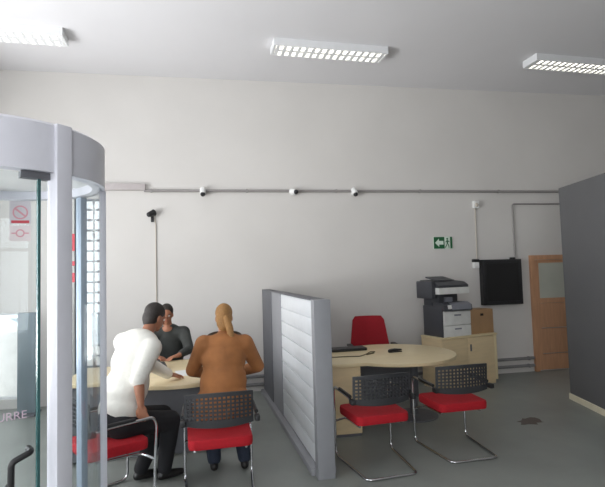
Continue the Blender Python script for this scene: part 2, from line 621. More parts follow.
# ------------------------------------------------------------------ ceiling lights
def ceiling_light(x0, label, first=None):
    L, W, H = 1.54, .30, .10
    t = thing('ceiling_light', label, 'lamp', (x0 + L / 2, 6.13, ZC), R(2.6), 'louvred ceiling lights')
    h = L / 2
    q = MB()
    q.box(-h, h, -W / 2, -W / 2 + .012, -H, -.001).box(-h, h, W / 2 - .012, W / 2, -H, -.001)
    q.box(-h, -h + .03, -W / 2 + .012, W / 2 - .012, -H, -.001).box(h - .03, h, -W / 2 + .012, W / 2 - .012, -H, -.001)
    q.box(-h + .03, h - .03, -W / 2 + .012, W / 2 - .012, -.02, -.001)
    q.build('housing', M_WHITEMET, t)
    for s in (-1, 1):
        MB().cyl((-h + .05, s * .065, -.045), (h - .05, s * .065, -.045), .014, n=14).build('tube', M_TUBE, t)
    q = MB()
    n = 16
    Mxz = Matrix(((1, 0, 0, 0), (0, 0, 1, 0), (0, 1, 0, 0), (0, 0, 0, 1)))
    for i in range(n):
        x = -h + .06 + (L - .12) * i / (n - 1)
        q.prism([(x - .004, -.064), (x - .021, -H + .004), (x + .021, -H + .004), (x + .004, -.064)], -W / 2 + .013, W / 2 - .013, Mxz)
    q.prism([(-.004, -.062), (-.02, -H + .003), (.02, -H + .003), (.004, -.062)], -h + .031, h - .031, Matrix(((0, 0, 1, 0), (1, 0, 0, 0), (0, 1, 0, 0), (0, 0, 0, 1))))
    q.build('louvre', M_WHITEMET, t)
    return t


ceiling_light(-3.25, 'white louvred ceiling light, leftmost of three, above the glass booth')
ceiling_light(.80, 'white louvred ceiling light, middle one, above the slatted partition')
ceiling_light(4.50, 'white louvred ceiling light, rightmost of three, above grey dividing wall')


# ------------------------------------------------------------------ glass entrance booth
BC, BR, BZ, BH = V((-1.165, 2.89)), .56, 2.5, 2.27
bt = thing('entrance_booth', 'round glass entrance booth with pale grey header and posts', 'booth', (BC.x, BC.y, 0))
q = MB().arc((0, 0), BR - .07, BR, BH, BZ, 0, 360, 72)
q.lathe([(BR - .001, BZ + .001), (BR - .03, BZ + .02), (.05, BZ + .03)], 72)
q.build('header', M_ALU, bt)
MB().lathe([(BR - .072, BH + .05), (BR - .072, BH + .06)], 72).build('booth_ceiling', M_WHITE, bt)
q = MB().arc((0, 0), BR - .06, BR, .001, .06, 0, 360, 72)
q.build('base_ring', M_ALU, bt)


def post(a, wd, th, m, z0=.06, z1=BH, rr=BR, name='post'):
    t = R(a)
    Mz = Matrix.Rotation(t, 4, 'Z')
    return MB().box(rr - th, rr + .006, -wd / 2, wd / 2, z0, z1, .008, Mz).build(name, m, bt)


post(-37.5, .085, .07, M_ALU, .0, BZ + .012, BR + .012)
post(51, .05, .04, M_ALUB)
post(16, .008, .03, M_ALU)
post(140, .09, .07, M_ALU, 0, BZ + .012, BR + .012)
post(230, .05, .04, M_ALUB)
MB().arc((0, 0), BR - .030, BR - .018, .06, BH, -31, 135, 40).build('curved_pane', M_GLASS, bt)
MB().arc((0, 0), BR - .030, BR - .018, .06, BH, 145, 290, 40).build('curved_pane', M_GLASS, bt)
MB().arc((0, 0), BR - .052, BR - .040, .07, BH - .01, 291, 313, 20).build('sliding_pane', M_GLASS, bt)
eA = -47.5
q = MB().arc((0, 0), BR - .054, BR - .036, .07, BH - .01, eA - .7, eA + .7, 1)
q.build('pane_edge', M_GLASSEDGE, bt)
q = MB().arc((0, 0), BR - .075, BR - .03, BH - .035, BH - .002, eA - 9, eA + 6, 6)
q.build('pane_clip', M_GREYDK, bt)


def on_ring(a, rr, z):
    """frame on the ring: x to the viewer's right, y up, z outward"""
    t = R(a)
    n = V((math.cos(t), math.sin(t), 0))
    up = V((0, 0, 1))
    x = up.cross(n)
    p = n * rr + V((0, 0, z))
    return Matrix(((x.x, up.x, n.x, p.x), (x.y, up.y, n.y, p.y), (x.z, up.z, n.z, p.z), (0, 0, 0, 1)))


def sticker(a, z, rr, flip=False):
    return on_ring(a, rr, z) @ (Matrix.Rotation(math.pi, 4, 'Y') if flip else Matrix.Identity(4))


def ringpts(r, n=28):
    return [(r * math.cos(2 * math.pi * k / n), r * math.sin(2 * math.pi * k / n)) for k in range(n)]


def ring_strip(q, r0, r1, z0, z1, M, n=28):
    a0 = ringpts(r0, n)
    a1 = ringpts(r1, n)
    for k in range(n):
        q.prism([a0[k], a1[k], a1[(k + 1) % n], a0[(k + 1) % n]], z0, z1, M)


# stickers on the far pane (read from inside the hall)
SA = 96
Ms = sticker(SA, 2.19, BR - .034, True)
st = MB().prism([(-.062, -.075), (.062, -.075), (.062, .075), (-.062, .075)], 0, .001, Ms).build('sticker', mat('sticker_grey', (206, 200, 204), 0.6), bt)
tag(st, 'pale prohibition sticker with a crossed circle')
q = MB()
ring_strip(q, .036, .045, .0012, .002, Ms)
q.prism([(-.034, .022), (-.026, .030), (.034, -.022), (.026, -.030)], .0012, .002, Ms @ Matrix.Translation((0, .0, 0)))
q.build('crossed_circle', M_PINK, st)
q = MB().prism([(-.052, -.07), (.052, -.07), (.052, -.052), (-.052, -.052)], .0012, .002, Ms)
q.build('red_band', M_REDSIGN, st)
Ms2 = sticker(SA, 2.055, BR - .034, True)
st = MB().prism([(-.062, -.05), (.062, -.05), (.062, .05), (-.062, .05)], 0, .001, Ms2).build('sticker', mat('sticker_pink', (222, 208, 208), 0.6), bt)
q = MB()
ring_strip(q, .018, .026, .0012, .002, Ms2)
q.prism([(-.05, -.004), (-.026, -.004), (-.026, .004), (-.05, .004)], .0012, .002, Ms2)
q.prism([(.026, -.004), (.05, -.004), (.05, .004), (.026, .004)], .0012, .002, Ms2)
q.build('emblem', M_PINK, st)
# red notices on the right pane
for z, h in ((1.985, .055), (1.85, .015), (1.76, .03)):
    Mr = sticker(58.0, z, BR - .034, True)
    tag(MB().prism([(-.022, -h), (.022, -h), (.022, h), (-.022, h)], 0, .001, Mr).build('sticker', M_REDSIGN, bt), 'small red notice')
# white push lettering on the sliding pane
text_obj('lettering', 'EMPURRE', .050, mat('lettering_mauve', (196, 176, 190), .6), on_ring(-65, BR - .016, 1.147), bt)
# inner handle
q = MB()
Mh = on_ring(-58, BR + .0, .965)
q.tube([Mh @ V((-.035, -.12, -.016)), Mh @ V((-.035, -.12, .04)), Mh @ V((-.035, .0, .045)), Mh @ V((.045, .028, .045)), Mh @ V((.045, .028, -.016))], .014, 10, .02)
tag(q.build('handle', M_BLACK, bt), 'black pull handle')

# grey stand behind the booth
t = thing('display_stand', 'plain grey upright panel stand behind the glass booth', 'stand', (-2.41, 7.0, 0))
MB().box(-.11, .11, -.03, .03, .03, 1.32, .004).build('panel', mat('blue_grey_laminate', (112, 124, 130), .5), t)
MB().box(-.13, .13, -.14, .14, 0, .03, .004).build('base', M_GREYDK, t)


# ------------------------------------------------------------------ slatted partition screen
PO = V((.842, 4.12, 0))
pang = math.atan2(.145, 3.1)
pt = thing('partition_screen', 'grey framed partition screen with white slatted panel between the desks', 'partition', PO, pang)
PW, PH = .15, 1.51
LEN = 3.13
MB().box(0, PW, 0, .10, 0, PH, .003).build('end_post', M_GREY, pt)
MB().box(.02, PW - .02, 1.70, 2.34, .05, PH - .012, .003).build('middle_post', M_GREY, pt)
MB().box(.012, PW - .012, 2.345, LEN, 0, PH, .003).build('end_post', M_GREYDK, pt)
MB().box(-.035, PW + .035, .10, LEN, .0, .06, .004).build('base_rail', M_GREY, pt)
MB().box(.01, PW - .01, .10, 2.345, PH - .011, PH, .002).build('top_rail', M_GREYDK, pt)
q = MB()
n = 9
z0, z1 = .065, PH - .014
hs = (z1 - z0) / n
for i in range(n):
    q.box(.028, PW - .028, .102, 1.698, z0 + i * hs + .004, z0 + (i + 1) * hs - .004, .004)
q.box(.04, PW - .04, .102, 1.698, z0, z1)
q.build('slat_panel', M_PANELW, pt)


# ------------------------------------------------------------------ desks
def desk_outline(cx, cy, r, x_end, y0, y1, n=48):
    """rectangle from x_end to the round end; the circle is centred on cx, cy"""
    pts = []
    sgn = 1 if x_end < cx else -1
    dy0, dy1 = y0 - cy, y1 - cy
    a0 = math.asin(max(-1, dy0 / r))
    a1 = math.asin(min(1, dy1 / r))
    s0 = -math.pi - a0
    s1 = math.pi - a1 if a1 > 0 else a1
    a_start = math.atan2(dy0, -sgn * math.sqrt(r * r - dy0 * dy0))
    a_end = math.atan2(dy1, -sgn * math.sqrt(r * r - dy1 * dy1))
    if sgn > 0:
        if a_end < a_start:
            a_end += 2 * math.pi
    else:
        if a_end > a_start:
            a_end -= 2 * math.pi
    pts.append((x_end, y0))
    for i in range(n + 1):
        a = a_start + (a_end - a_start) * i / n
        pts.append((cx + r * math.cos(a), cy + r * math.sin(a)))
    pts.append((x_end, y1))
    return pts


DZT = .765
t = thing('office_desk', 'birch desk with round end in front of the red office chair', 'desk', (0, 0, 0))
MB().prism(desk_outline(2.10, 5.56, .70, 1.06, 5.07, 6.06), DZT - .035, DZT, None, .006).build('desktop', M_BIRCHTOP, t)
pd = MB().box(1.06, 1.53, 5.09, 5.78, .03, DZT - .036, .003).build('drawer_pedestal', M_BIRCH, t)
MB().box(1.07, 1.52, 5.10, 5.77, .0, .03).build('plinth', M_GREYDK, pd)
MB().box(1.53, 2.4, 5.60, 5.62, .22, DZT - .036, .002).build('modesty_panel', M_GREYDK, t)
q = MB().lathe([(.28, 0), (.28, .012), (.06, .03), (.045, .05), (.045, DZT - .06), (.12, DZT - .036)], 28, Matrix.Translation((2.34, 5.62, 0)))
q.build('leg', M_GREYDK, t)
t = thing('office_desk', 'birch desk with round end where the three people meet', 'desk', (0, 0, 0))
MB().prism(desk_outline(-.36, 5.28, .69, -1.42, 4.92, 5.78), DZT - .035, DZT, None, .006).build('desktop', M_BIRCHTOP, t)
MB().box(-1.40, -1.36, 4.96, 5.74, .0, DZT - .036, .003).build('end_panel', M_GREYDK, t)
MB().box(-1.36, .05, 4.99, 5.01, .03, DZT - .036, .002).build('modesty_panel', M_GREYDK, t)
q = MB().lathe([(.28, 0), (.28, .012), (.06, .03), (.045, .05), (.045, DZT - .06), (.12, DZT - .036)], 28, Matrix.Translation((-.05, 5.35, 0)))
q.build('leg', M_GREYDK, t)

# things on the right desk
t = thing('laptop', 'closed black laptop at the back edge of the right desk', 'laptop', (1.55, 5.93, DZT), R(2))
MB().box(-.30, .30, -.10, .10, .001, .018, .005).build('base', M_BLACK, t)
MB().box(-.30, .30, -.10, .10, .019, .033, .005).build('lid', M_BLACK, t)
q = MB().tube([(1.18, 5.50, DZT + .006), (1.35, 5.48, DZT + .006), (1.52, 5.47, DZT + .006), (1.63, 5.44, DZT + .006), (1.70, 5.50, DZT + .006), (1.78, 5.60, DZT + .006), (1.84, 5.70, DZT + .006), (1.90, 5.68, DZT + .006)], .0055, 8, .03)
tag(q.build('cable', mat('olive_cable', (92, 84, 60), 0.6)), 'thin dark cable lying across the right desktop', 'cable')
t = thing('pen', 'short olive pen lying beside cable on the right desk', 'pen', (1.80, 5.56, DZT + .008), R(35))
MB().cyl((-.07, 0, 0), (.06, 0, 0), .0075, n=12).build('barrel', mat('olive_cable', (92, 84, 60)), t)
MB().cyl((.06, 0, 0), (.078, 0, 0), .0072, .002, n=12).build('tip', M_BLACK, t)
t = thing('stapler', 'small black stapler lying on the round end of right desk', 'stapler', (2.12, 5.60, DZT), R(8))
MB().box(-.085, .085, -.022, .022, .001, .014, .004).build('base', M_BLACK, t)
q = MB().prism([(-.085, .016), (.08, .022), (.085, .034), (.0, .044), (-.06, .04), (-.085, .03)], -.02, .02, Matrix(((1, 0, 0, 0), (0, 0, 1, 0), (0, 1, 0, 0), (0, 0, 0, 1))), .004)
q.build('arm', M_BLACK, t)
# things on the left desk
t = thing('desk_phone', 'dark desk phone on the left desk beside the man in white', 'phone', (-.60, 5.48, DZT), R(15))
q = MB().prism([(-.08, .001), (.08, .001), (.08, .03), (-.08, .055)], -.085, .085, Matrix(((0, 0, 1, 0), (-1, 0, 0, 0), (0, 1, 0, 0), (0, 0, 0, 1))), .004)
q.build('base', M_MESH, t)
q = MB().box(-.08, -.035, -.085, .085, .06, .08, .008).box(-.082, -.03, -.09, -.045, .05, .07, .008).box(-.082, -.03, .045, .09, .05, .07, .008)
q.build('handset', M_BLACK, t)
t = thing('paper_sheet', 'white sheet of paper under the hands on the left desk', 'paper', (-.28, 5.15, DZT), R(10))
MB().box(-.105, .105, -.1485, .1485, .0006, .0016).build('sheet', M_WHITE, t)

# ------------------------------------------------------------------ cabinet, printer, box
ca = math.atan2(.24, .98)
ct = thing('storage_cabinet', 'low birch two-door cabinet under the printer', 'cabinet', (3.19, 6.56, 0), ca)
CW, CD, CH = 1.04, .46, .75
MB().box(0, CW, .02, CD, .06, CH - .028, .002).build('body', M_BIRCH, ct)
MB().box(.01, CW - .01, .04, CD - .01, 0, .06).build('plinth', M_BIRCH, ct)
MB().box(-.012, CW + .012, -.012, CD, CH - .027, CH, .004).build('top', M_BIRCHTOP, ct)
MB().box(CW - .05, CW, .0, .019, .06, CH - .03, .002).build('side_trim', M_BIRCHTOP, ct)
for i, (a, b) in enumerate(((.004, .482), (.488, CW - .054))):
    dd = MB().box(a, b, .0, .019, .065, CH - .032, .002).build('door', M_BIRCH, ct)
    if i == 1:
        q = MB().box(a + .03, a + .055, -.012, -.0005, .52, .62, .003)
        q.build('handle', M_GREYDK, dd)

PM = 'printer'
pr = thing('printer', 'white and dark grey multifunction printer on the birch cabinet', 'printer', ct.matrix_basis @ V((.32, .23, CH)), ca)
N0 = set(o.name for o in bpy.data.objects)
M_PG = mat('printer_grey', (66, 67, 72), 0.5)
M_PW = mat('printer_white', (226, 226, 222), 0.45)
M_PS = mat('printer_silver', (132, 134, 142), 0.4)
# local: x right, y back, front at -.22
MB().box(-.25, -.235, -.215, .21, .001, .36, .004).box(-.235, .22, .0, .21, .001, .36, .004).build('side_cover', M_PG, pr)
for z0, z1 in ((.002, .135), (.14, .30)):
    tr = MB().box(-.23, .215, -.225, -.001, z0, z1, .006).build('paper_tray', M_PW, pr)
    MB().box(-.06, .05, -.232, -.2255, z1 - .05, z1 - .032, .002).build('tray_handle', M_PS, tr)
q = MB().prism([(-.27, .305), (-.26, .37), (-.18, .40), (.0, .40), (.0, .305)], -.24, .215, Matrix(((0, 0, 1, 0), (1, 0, 0, 0), (0, 1, 0, 0), (0, 0, 0, 1))), .004)
q.build('control_panel', M_PG, pr)
q = MB().prism([(-.2675, .318), (-.258, .372), (-.19, .3985), (-.186, .402), (-.263, .376), (-.273, .318)], -.12, .20, Matrix(((0, 0, 1, 0), (1, 0, 0, 0), (0, 1, 0, 0), (0, 0, 0, 1))))
q.build('screen', M_PS, pr)
q = MB().prism([(-.272, .33), (-.262, .372), (-.266, .376), (-.276, .33)], -.19, -.13, Matrix(((0, 0, 1, 0), (1, 0, 0, 0), (0, 1, 0, 0), (0, 0, 0, 1))))
q.build('button_panel', M_PW, pr)
MB().box(-.24, .20, .02, .2, .36, .50, .004).build('output_bay', M_PG, pr)
MB().box(-.12, .0, -.13, -.03, .403, .46, .004).build('output_flap', M_PS, pr)
MB().box(-.245, -.16, -.15, .02, .40, .50, .004).build('support_arm', M_PG, pr)
MB().box(-.29, .21, -.23, .21, .50, .575, .006).build('scanner_bed', M_PW, pr)
MB().box(-.35, -.291, -.15, .21, .45, .655, .01).build('feeder_end', M_PG, pr)
q = MB().prism([(-.215, .577), (-.215, .605), (-.13, .64), (.21, .665), (.21, .577)], -.288, .21, Matrix(((0, 0, 1, 0), (1, 0, 0, 0), (0, 1, 0, 0), (0, 0, 0, 1))), .005)
q.build('document_feeder', M_PG, pr)
q = MB().prism([(-.06, .662), (.2, .705), (.2, .69), (-.06, .652)], -.2, .1, Matrix(((0, 0, 1, 0), (1, 0, 0, 0), (0, 1, 0, 0), (0, 0, 0, 1))), .002)
q.build('input_tray', M_PG, pr)

for o in [o for o in bpy.data.objects if o.name not in N0]:
    for v in o.data.vertices:
        v.co.x *= 1.12
        v.co.z *= 1.24 if v.co.z > .3 else 1.2
bx = thing('cardboard_box', 'tan cardboard box beside the printer on the birch cabinet', 'box', ct.matrix_basis @ V((.82, .20, CH)), ca)
MB().box(-.205, .235, -.14, .14, .001, .36, .004).build('carton', M_CARD, bx)
MB().box(-.02, .04, -.1435, -.139, .265, .30, .002).build('hand_hole', M_DARKSLOT, bx)
MB().box(-.20, .23, -.004, .004, .3602, .3625).build('lid_seam', M_BEIGE, bx)


# ------------------------------------------------------------------ chairs
def perforated_back():
    """charcoal curved back with square holes in its upper part"""
    W, Z0, Z1 = .555, .575, .845
    xs = [0.0]
    nx = 15
    e, hole = .022, None
    pitch = (W - 2 * e) / nx
    bar = pitch * .40
    xs = [-W / 2, -W / 2 + e]
    for i in range(nx):
        x = -W / 2 + e + i * pitch
        xs += [x + pitch - bar, x + pitch]
    holes_x = set(range(1, len(xs) - 1, 2))
    zs = [Z0, Z0 + .03, .637]
    nz = 6
    pz = (Z1 - .02 - .637) / nz
    for i in range(nz):
        z = .637 + i * pz
        zs += [z + pz * .62, z + pz]
    zs += [Z1]
    holes_z = set(range(2, 2 + 2 * nz, 2))
    bm = bmesh.new()
    grid = []
    for z in zs:
        row = []
        for x in xs:
            k = x / (W / 2)
            yy = -.245 + .055 * k * k - .10 * (z - .56) * .6
            zz = z
            if z < .6:
                zz = z + .035 * k * k * (0.6 - z) / .045
            else:
                zz = z - .012 * k * k * (z - .6) / .24
            row.append(bm.verts.new((x, yy, zz)))
        grid.append(row)
    for j in range(len(zs) - 1):
        for i in range(len(xs) - 1):
            if i in holes_x and j in holes_z:
                continue
            bm.faces.new((grid[j][i], grid[j][i + 1], grid[j + 1][i + 1], grid[j + 1][i]))
    for v in [v for v in bm.verts if not v.link_faces]:
        bm.verts.remove(v)
    # thickness
    bmesh.ops.recalc_face_normals(bm, faces=list(bm.faces))
    bmesh.ops.solidify(bm, geom=list(bm.faces), thickness=.014)
    q = MB()
    q.merge(bm)
    return q


def visitor_chair(loc, rz, label):
    t = thing('visitor_chair', label, 'chair', loc, rz, 'red cantilever visitor chairs')
    # padded red seat
    q = MB()
    pts = []
    for (cx, cy) in ((.19, -.17), (.20, .19), (-.20, .19), (-.19, -.17)):
        a0 = {(1, -1): -90, (1, 1): 0, (-1, 1): 90, (-1, -1): 180}[(1 if cx > 0 else -1, 1 if cy > 0 else -1)]
        for k in range(7):
            a = R(a0 + 15 * k)
            pts.append((cx + .06 * math.cos(a), cy + .06 * math.sin(a)))
    q.prism(pts, .410, .492, None, .024)
    q.build('seat', M_RED, t)
    perforated_back().build('backrest', M_MESH, t)
    fr = MB()
    pth = [(.285, -.215, .62), (.285, -.10, .645), (.285, .26, .655), (.285, .29, .60), (.285, .275, .30), (.283, .27, .014), (.23, -.36, .014),
           (-.23, -.36, .014), (-.283, .27, .014), (-.285, .275, .30), (-.285, .29, .60), (-.285, .26, .655), (-.285, -.10, .645), (-.285, -.215, .62)]
    fr.tube(pth, .0115, 10, .06)
    fr.tube([(-.28, .2735, .33), (-.2, .2, .375), (-.2, -.15, .385)], .010, 8, .05)
    fr.tube([(.28, .2735, .33), (.2, .2, .375), (.2, -.15, .385)], .010, 8, .05)
    fr.tube([(-.2, .1, .382), (.2, .1, .382)], .009, 8)
    fr.tube([(-.2, -.1, .385), (.2, -.1, .385)], .009, 8)
    fr.build('frame', M_CHROME, t)
    for s in (-1, 1):
        q = MB().box(s * .285 - .02, s * .285 + .02, -.245, -.17, .60, .645, .012)
        q.build('back_clamp', M_BLACK, t)
    for s in (-1, 1):
        q = MB().tube([(s * .285, -.16, .656), (s * .285, -.05, .661), (s * .285, .12, .665)], .015, 10)
        q.build('arm_pad', M_BLACK, t)
    return t


vc = visitor_chair((.03, 4.12, 0), R(2), 'red visitor chair with black perforated back behind the woman in rust coat')
dup(vc, (1.425, 4.36, 0), R(5), 'red visitor chair standing right beside the slatted partition, before drawer pedestal')
dup(vc, (2.285, 4.52, 0), R(2.5), 'red visitor chair at the round end of right desk, nearest the cabinet')
dup(vc, (-.85, 4.15, 0), R(-60), 'red visitor chair the man in white sits in, partly behind the glass booth')


def office_chair(loc, rz, label, hb=1.12, nw=0.0):
    t = thing('office_chair', label, 'chair', loc, rz, 'red swivel office chairs')
    q = MB()
    pts = []
    for (cx, cy, a0) in ((.17, -.17, -90), (.18, .17, 0), (-.18, .17, 90), (-.17, -.17, 180)):
        for k in range(7):
            a = R(a0 + 15 * k)
            pts.append((cx + .07 * math.cos(a), cy + .07 * math.sin(a)))
    q.prism(pts, .43, .51, None, .03)
    q.build('seat', M_REDDK, t)
    # tapering back (front of chair is +y)
    q = MB()
    n, mz = 12, 10
    rows = []
    for face in (0, 1):
        for j in range(mz + 1):
            v = j / mz
            z = .56 + (hb - .56) * v
            hw = .275 - .075 * v - nw
            if v > .9:
                hw -= .03 * ((v - .9) / .1) ** 2
            row = []
            for i in range(n + 1):
                k = -1 + 2 * i / n
                y = -.27 + .05 * k * k - .10 * v
                th = .05 * (1 - .6 * abs(k) ** 4) * (1 - .5 * abs(2 * v - 1) ** 6)
                row.append(q.bm.verts.new((hw * k, y + (th if face == 0 else -th * .6), z)))
            rows.append(row)
    for f0 in (0, mz + 1):
        for j in range(mz):
            for i in range(n):
                a = rows[f0 + j]
                b = rows[f0 + j + 1]
                q.bm.faces.new((a[i], a[i + 1], b[i + 1], b[i]))
    for j in range(mz):
        for i in (0, n):
            q.bm.faces.new((rows[j][i], rows[j + 1][i], rows[mz + 1 + j + 1][i], rows[mz + 1 + j][i]))
    for j in (0, mz):
        for i in range(n):
            q.bm.faces.new((rows[j][i], rows[j][i + 1], rows[mz + 1 + j][i + 1], rows[mz + 1 + j][i]))
    q.build('backrest', M_REDDK, t)
    MB().tube([(0, .0, .40), (0, -.26, .41), (0, -.33, .5), (0, -.335, .72)], .022, 10, .06).build('back_support', M_BLACK, t)
    for s in (-1, 1):
        ar = MB().tube([(s * .20, .02, .42), (s * .30, .02, .43), (s * .31, .02, .70)], .016, 10, .05).build('armrest', M_BLACK, t)
        MB().box(s * .31 - .035, s * .31 + .035, -.16, .14, .70, .73, .012).build('arm_pad', M_BLACK, ar)
    MB().cyl((0, 0, .08), (0, 0, .43), .03).build('gas_lift', M_BLACK, t)
    q = MB()
    cs = []
    for k in range(5):
        a = 2 * math.pi * k / 5 + .3
        e = V((.29 * math.cos(a), .29 * math.sin(a), .07))
        q.tube([(0, 0, .10), e], .02, 8)
        cs.append(e)
    q.build('star_base', M_BLACK, t)
    for e in cs:
        MB().cyl((e.x - .0, e.y - .02, .031), (e.x, e.y + .02, .031), .03, n=16).build('caster', M_BLACK, t)
    return t


oc = office_chair((2.15, 6.50, 0), R(173), 'red swivel office chair behind the right desk', 1.09, -.02)
office_chair((-.58, 6.50, 0), R(184), 'red swivel office chair under the clerk in charcoal', .96, .08)

# cream plinth at the lower right corner, floor stain
q = MB().box(3.28, 3.75, 3.32, 3.74, 0, .085, .006)
tag(q.build('floor_plinth', M_CREAM), 'low cream plinth on the floor at lower right', 'plinth')
q = MB()
pts = [(.16 * (1 + .35 * random.uniform(-1, 1)) * math.cos(2 * math.pi * k / 18), .10 * (1 + .4 * random.uniform(-1, 1)) * math.sin(2 * math.pi * k / 18)) for k in range(18)]
q.prism(pts, .0004, .0012, Matrix.Translation((3.47, 5.06, 0)) @ Matrix.Rotation(R(20), 4, 'Z'))
tag(q.build('floor_stain', mat('stain', (92, 82, 76), .6)), 'small dark stain on the grey floor in front of the dividing wall', 'stain')


# ------------------------------------------------------------------ people
def capsule(q, p, r, p2, r2, n=16):
    p, p2 = V(p), V(p2)
    q.cyl(p, p2, r, r2, n)
    q.ell(p, (r, r, r), None, n, 10)
    q.ell(p2, (r2, r2, r2), None, n, 10)


def chain(q, pts):
    for (a, ra), (b, rb) in zip(pts[:-1], pts[1:]):
        capsule(q, a, ra, b, rb)


def organic(q, name, m, parent, voxel=.012, smooth=6):
    o = q.build(name, m, None, True, True)
    md = o.modifiers.new('r', 'REMESH')
    md.mode = 'VOXEL'
    md.voxel_size = voxel
    md.use_smooth_shade = True
    ms = o.modifiers.new('s', 'SMOOTH')
    ms.factor = .5
    ms.iterations = smooth
    bpy.context.view_layer.update()
    me = bpy.data.meshes.new_from_object(o.evaluated_get(bpy.context.evaluated_depsgraph_get()))
    me.name = name
    if not me.materials:
        me.materials.append(m)
    for p in me.polygons:
        p.use_smooth = True
    bpy.data.objects.remove(o)
    o = bpy.data.objects.new(name, me)
    COL.objects.link(o)
    if parent:
        o.parent = parent
    return o


def frame(fwd, up=V((0, 0, 1))):
    f = V(fwd).normalized()
    x = f.cross(up).normalized()
    u = x.cross(f)
    return Matrix(((x.x, f.x, u.x), (x.y, f.y, u.y), (x.z, f.z, u.z)))   # local x right, y forward, z up


def add_hand(q, wrist, fwd, back, side, curl=.5):
    """wrist point, direction of the fingers, direction of the back of the hand, side=+1 when the thumb is to the local +x"""
    w = V(wrist)
    F = frame(fwd, V(back))

    def P(x, y, z):
        return w + F @ V((x * side, y, z))
    q.ell(P(0, .045, 0), (.040, .05, .017), F)
    capsule(q, P(0, -.01, 0), .026, P(0, .03, 0), .022)
    for (x, L, sp) in ((.031, .072, .10), (.011, .080, .03), (-.010, .074, -.04), (-.030, .058, -.12)):
        a = P(x, .075, 0)
        l1, l2, l3 = L * .42, L * .33, L * .25
        an = 0
        pts = [(P(x * .8, .05, 0), .0095), (a, .0092)]
        cur = V((x, .075, 0))
        for l, k in ((l1, .5), (l2, 1.0), (l3, .8)):
            an += curl * k
            cur = cur + V((sp * l, math.cos(an) * l, -math.sin(an) * l))
            pts.append((P(cur.x, cur.y, cur.z), .0085 if l != l3 else .0072))
        chain(q, pts)
    chain(q, [(P(.025, .015, -.004), .012), (P(.048, .042, -.012), .011), (P(.054, .072, -.022), .0095), (P(.050, .092, -.03), .008)])


def add_head(q, c, F, s=1.0):
    def P(x, y, z):
        return V(c) + F @ V((x * s, y * s, z * s))
    q.ell(P(0, -.01, .03), (.074 * s, .094 * s, .088 * s), F)
    q.ell(P(0, .018, -.035), (.060 * s, .070 * s, .078 * s), F)
    q.ell(P(0, .055, -.085), (.030 * s, .025 * s, .025 * s), F)
    q.ell(P(0, .078, .025), (.045 * s, .016 * s, .013 * s), F)
    capsule(q, P(0, .084, .012), .009 * s, P(0, .104, -.022), .013 * s)
    for k in (-1, 1):
        q.ell(P(k * .073, -.005, -.01), (.010 * s, .020 * s, .032 * s), F)
        q.ell(P(k * .012, .095, -.026), (.009 * s, .009 * s, .008 * s), F)


def head_details(c, F, body, hair_m, s=1.0, style='short'):
    def P(x, y, z):
        return V(c) + F @ V((x * s, y * s, z * s))
    for k in (-1, 1):
        e = MB().ell(P(k * .030, .073, .005), (.013 * s, .011 * s, .010 * s), F).build('eye', M_EYEW, body)
        MB().ell(P(k * .030, .0825, .005), (.0055 * s, .003 * s, .0055 * s), F, 12, 8).build('iris', M_BLACK, e)
        MB().ell(P(k * .032, .084, .027), (.019 * s, .008 * s, .004 * s), F).build('eyebrow', hair_m, body)
    MB().ell(P(0, .082, -.055), (.022 * s, .008 * s, .007 * s), F).build('mouth', M_LIP, body)
    q = MB()
    q.ell(P(0, -.022, .042), (.082 * s, .098 * s, .090 * s), F)
    q.ell(P(0, -.045, -.01), (.078 * s, .068 * s, .085 * s), F)
    if style == 'short':
        q.ell(P(0, -.06, -.05), (.055 * s, .035 * s, .05 * s), F)
    if style == 'long':
        q.ell(P(0, -.065, -.05), (.072 * s, .05 * s, .10 * s), F)
    return q, P


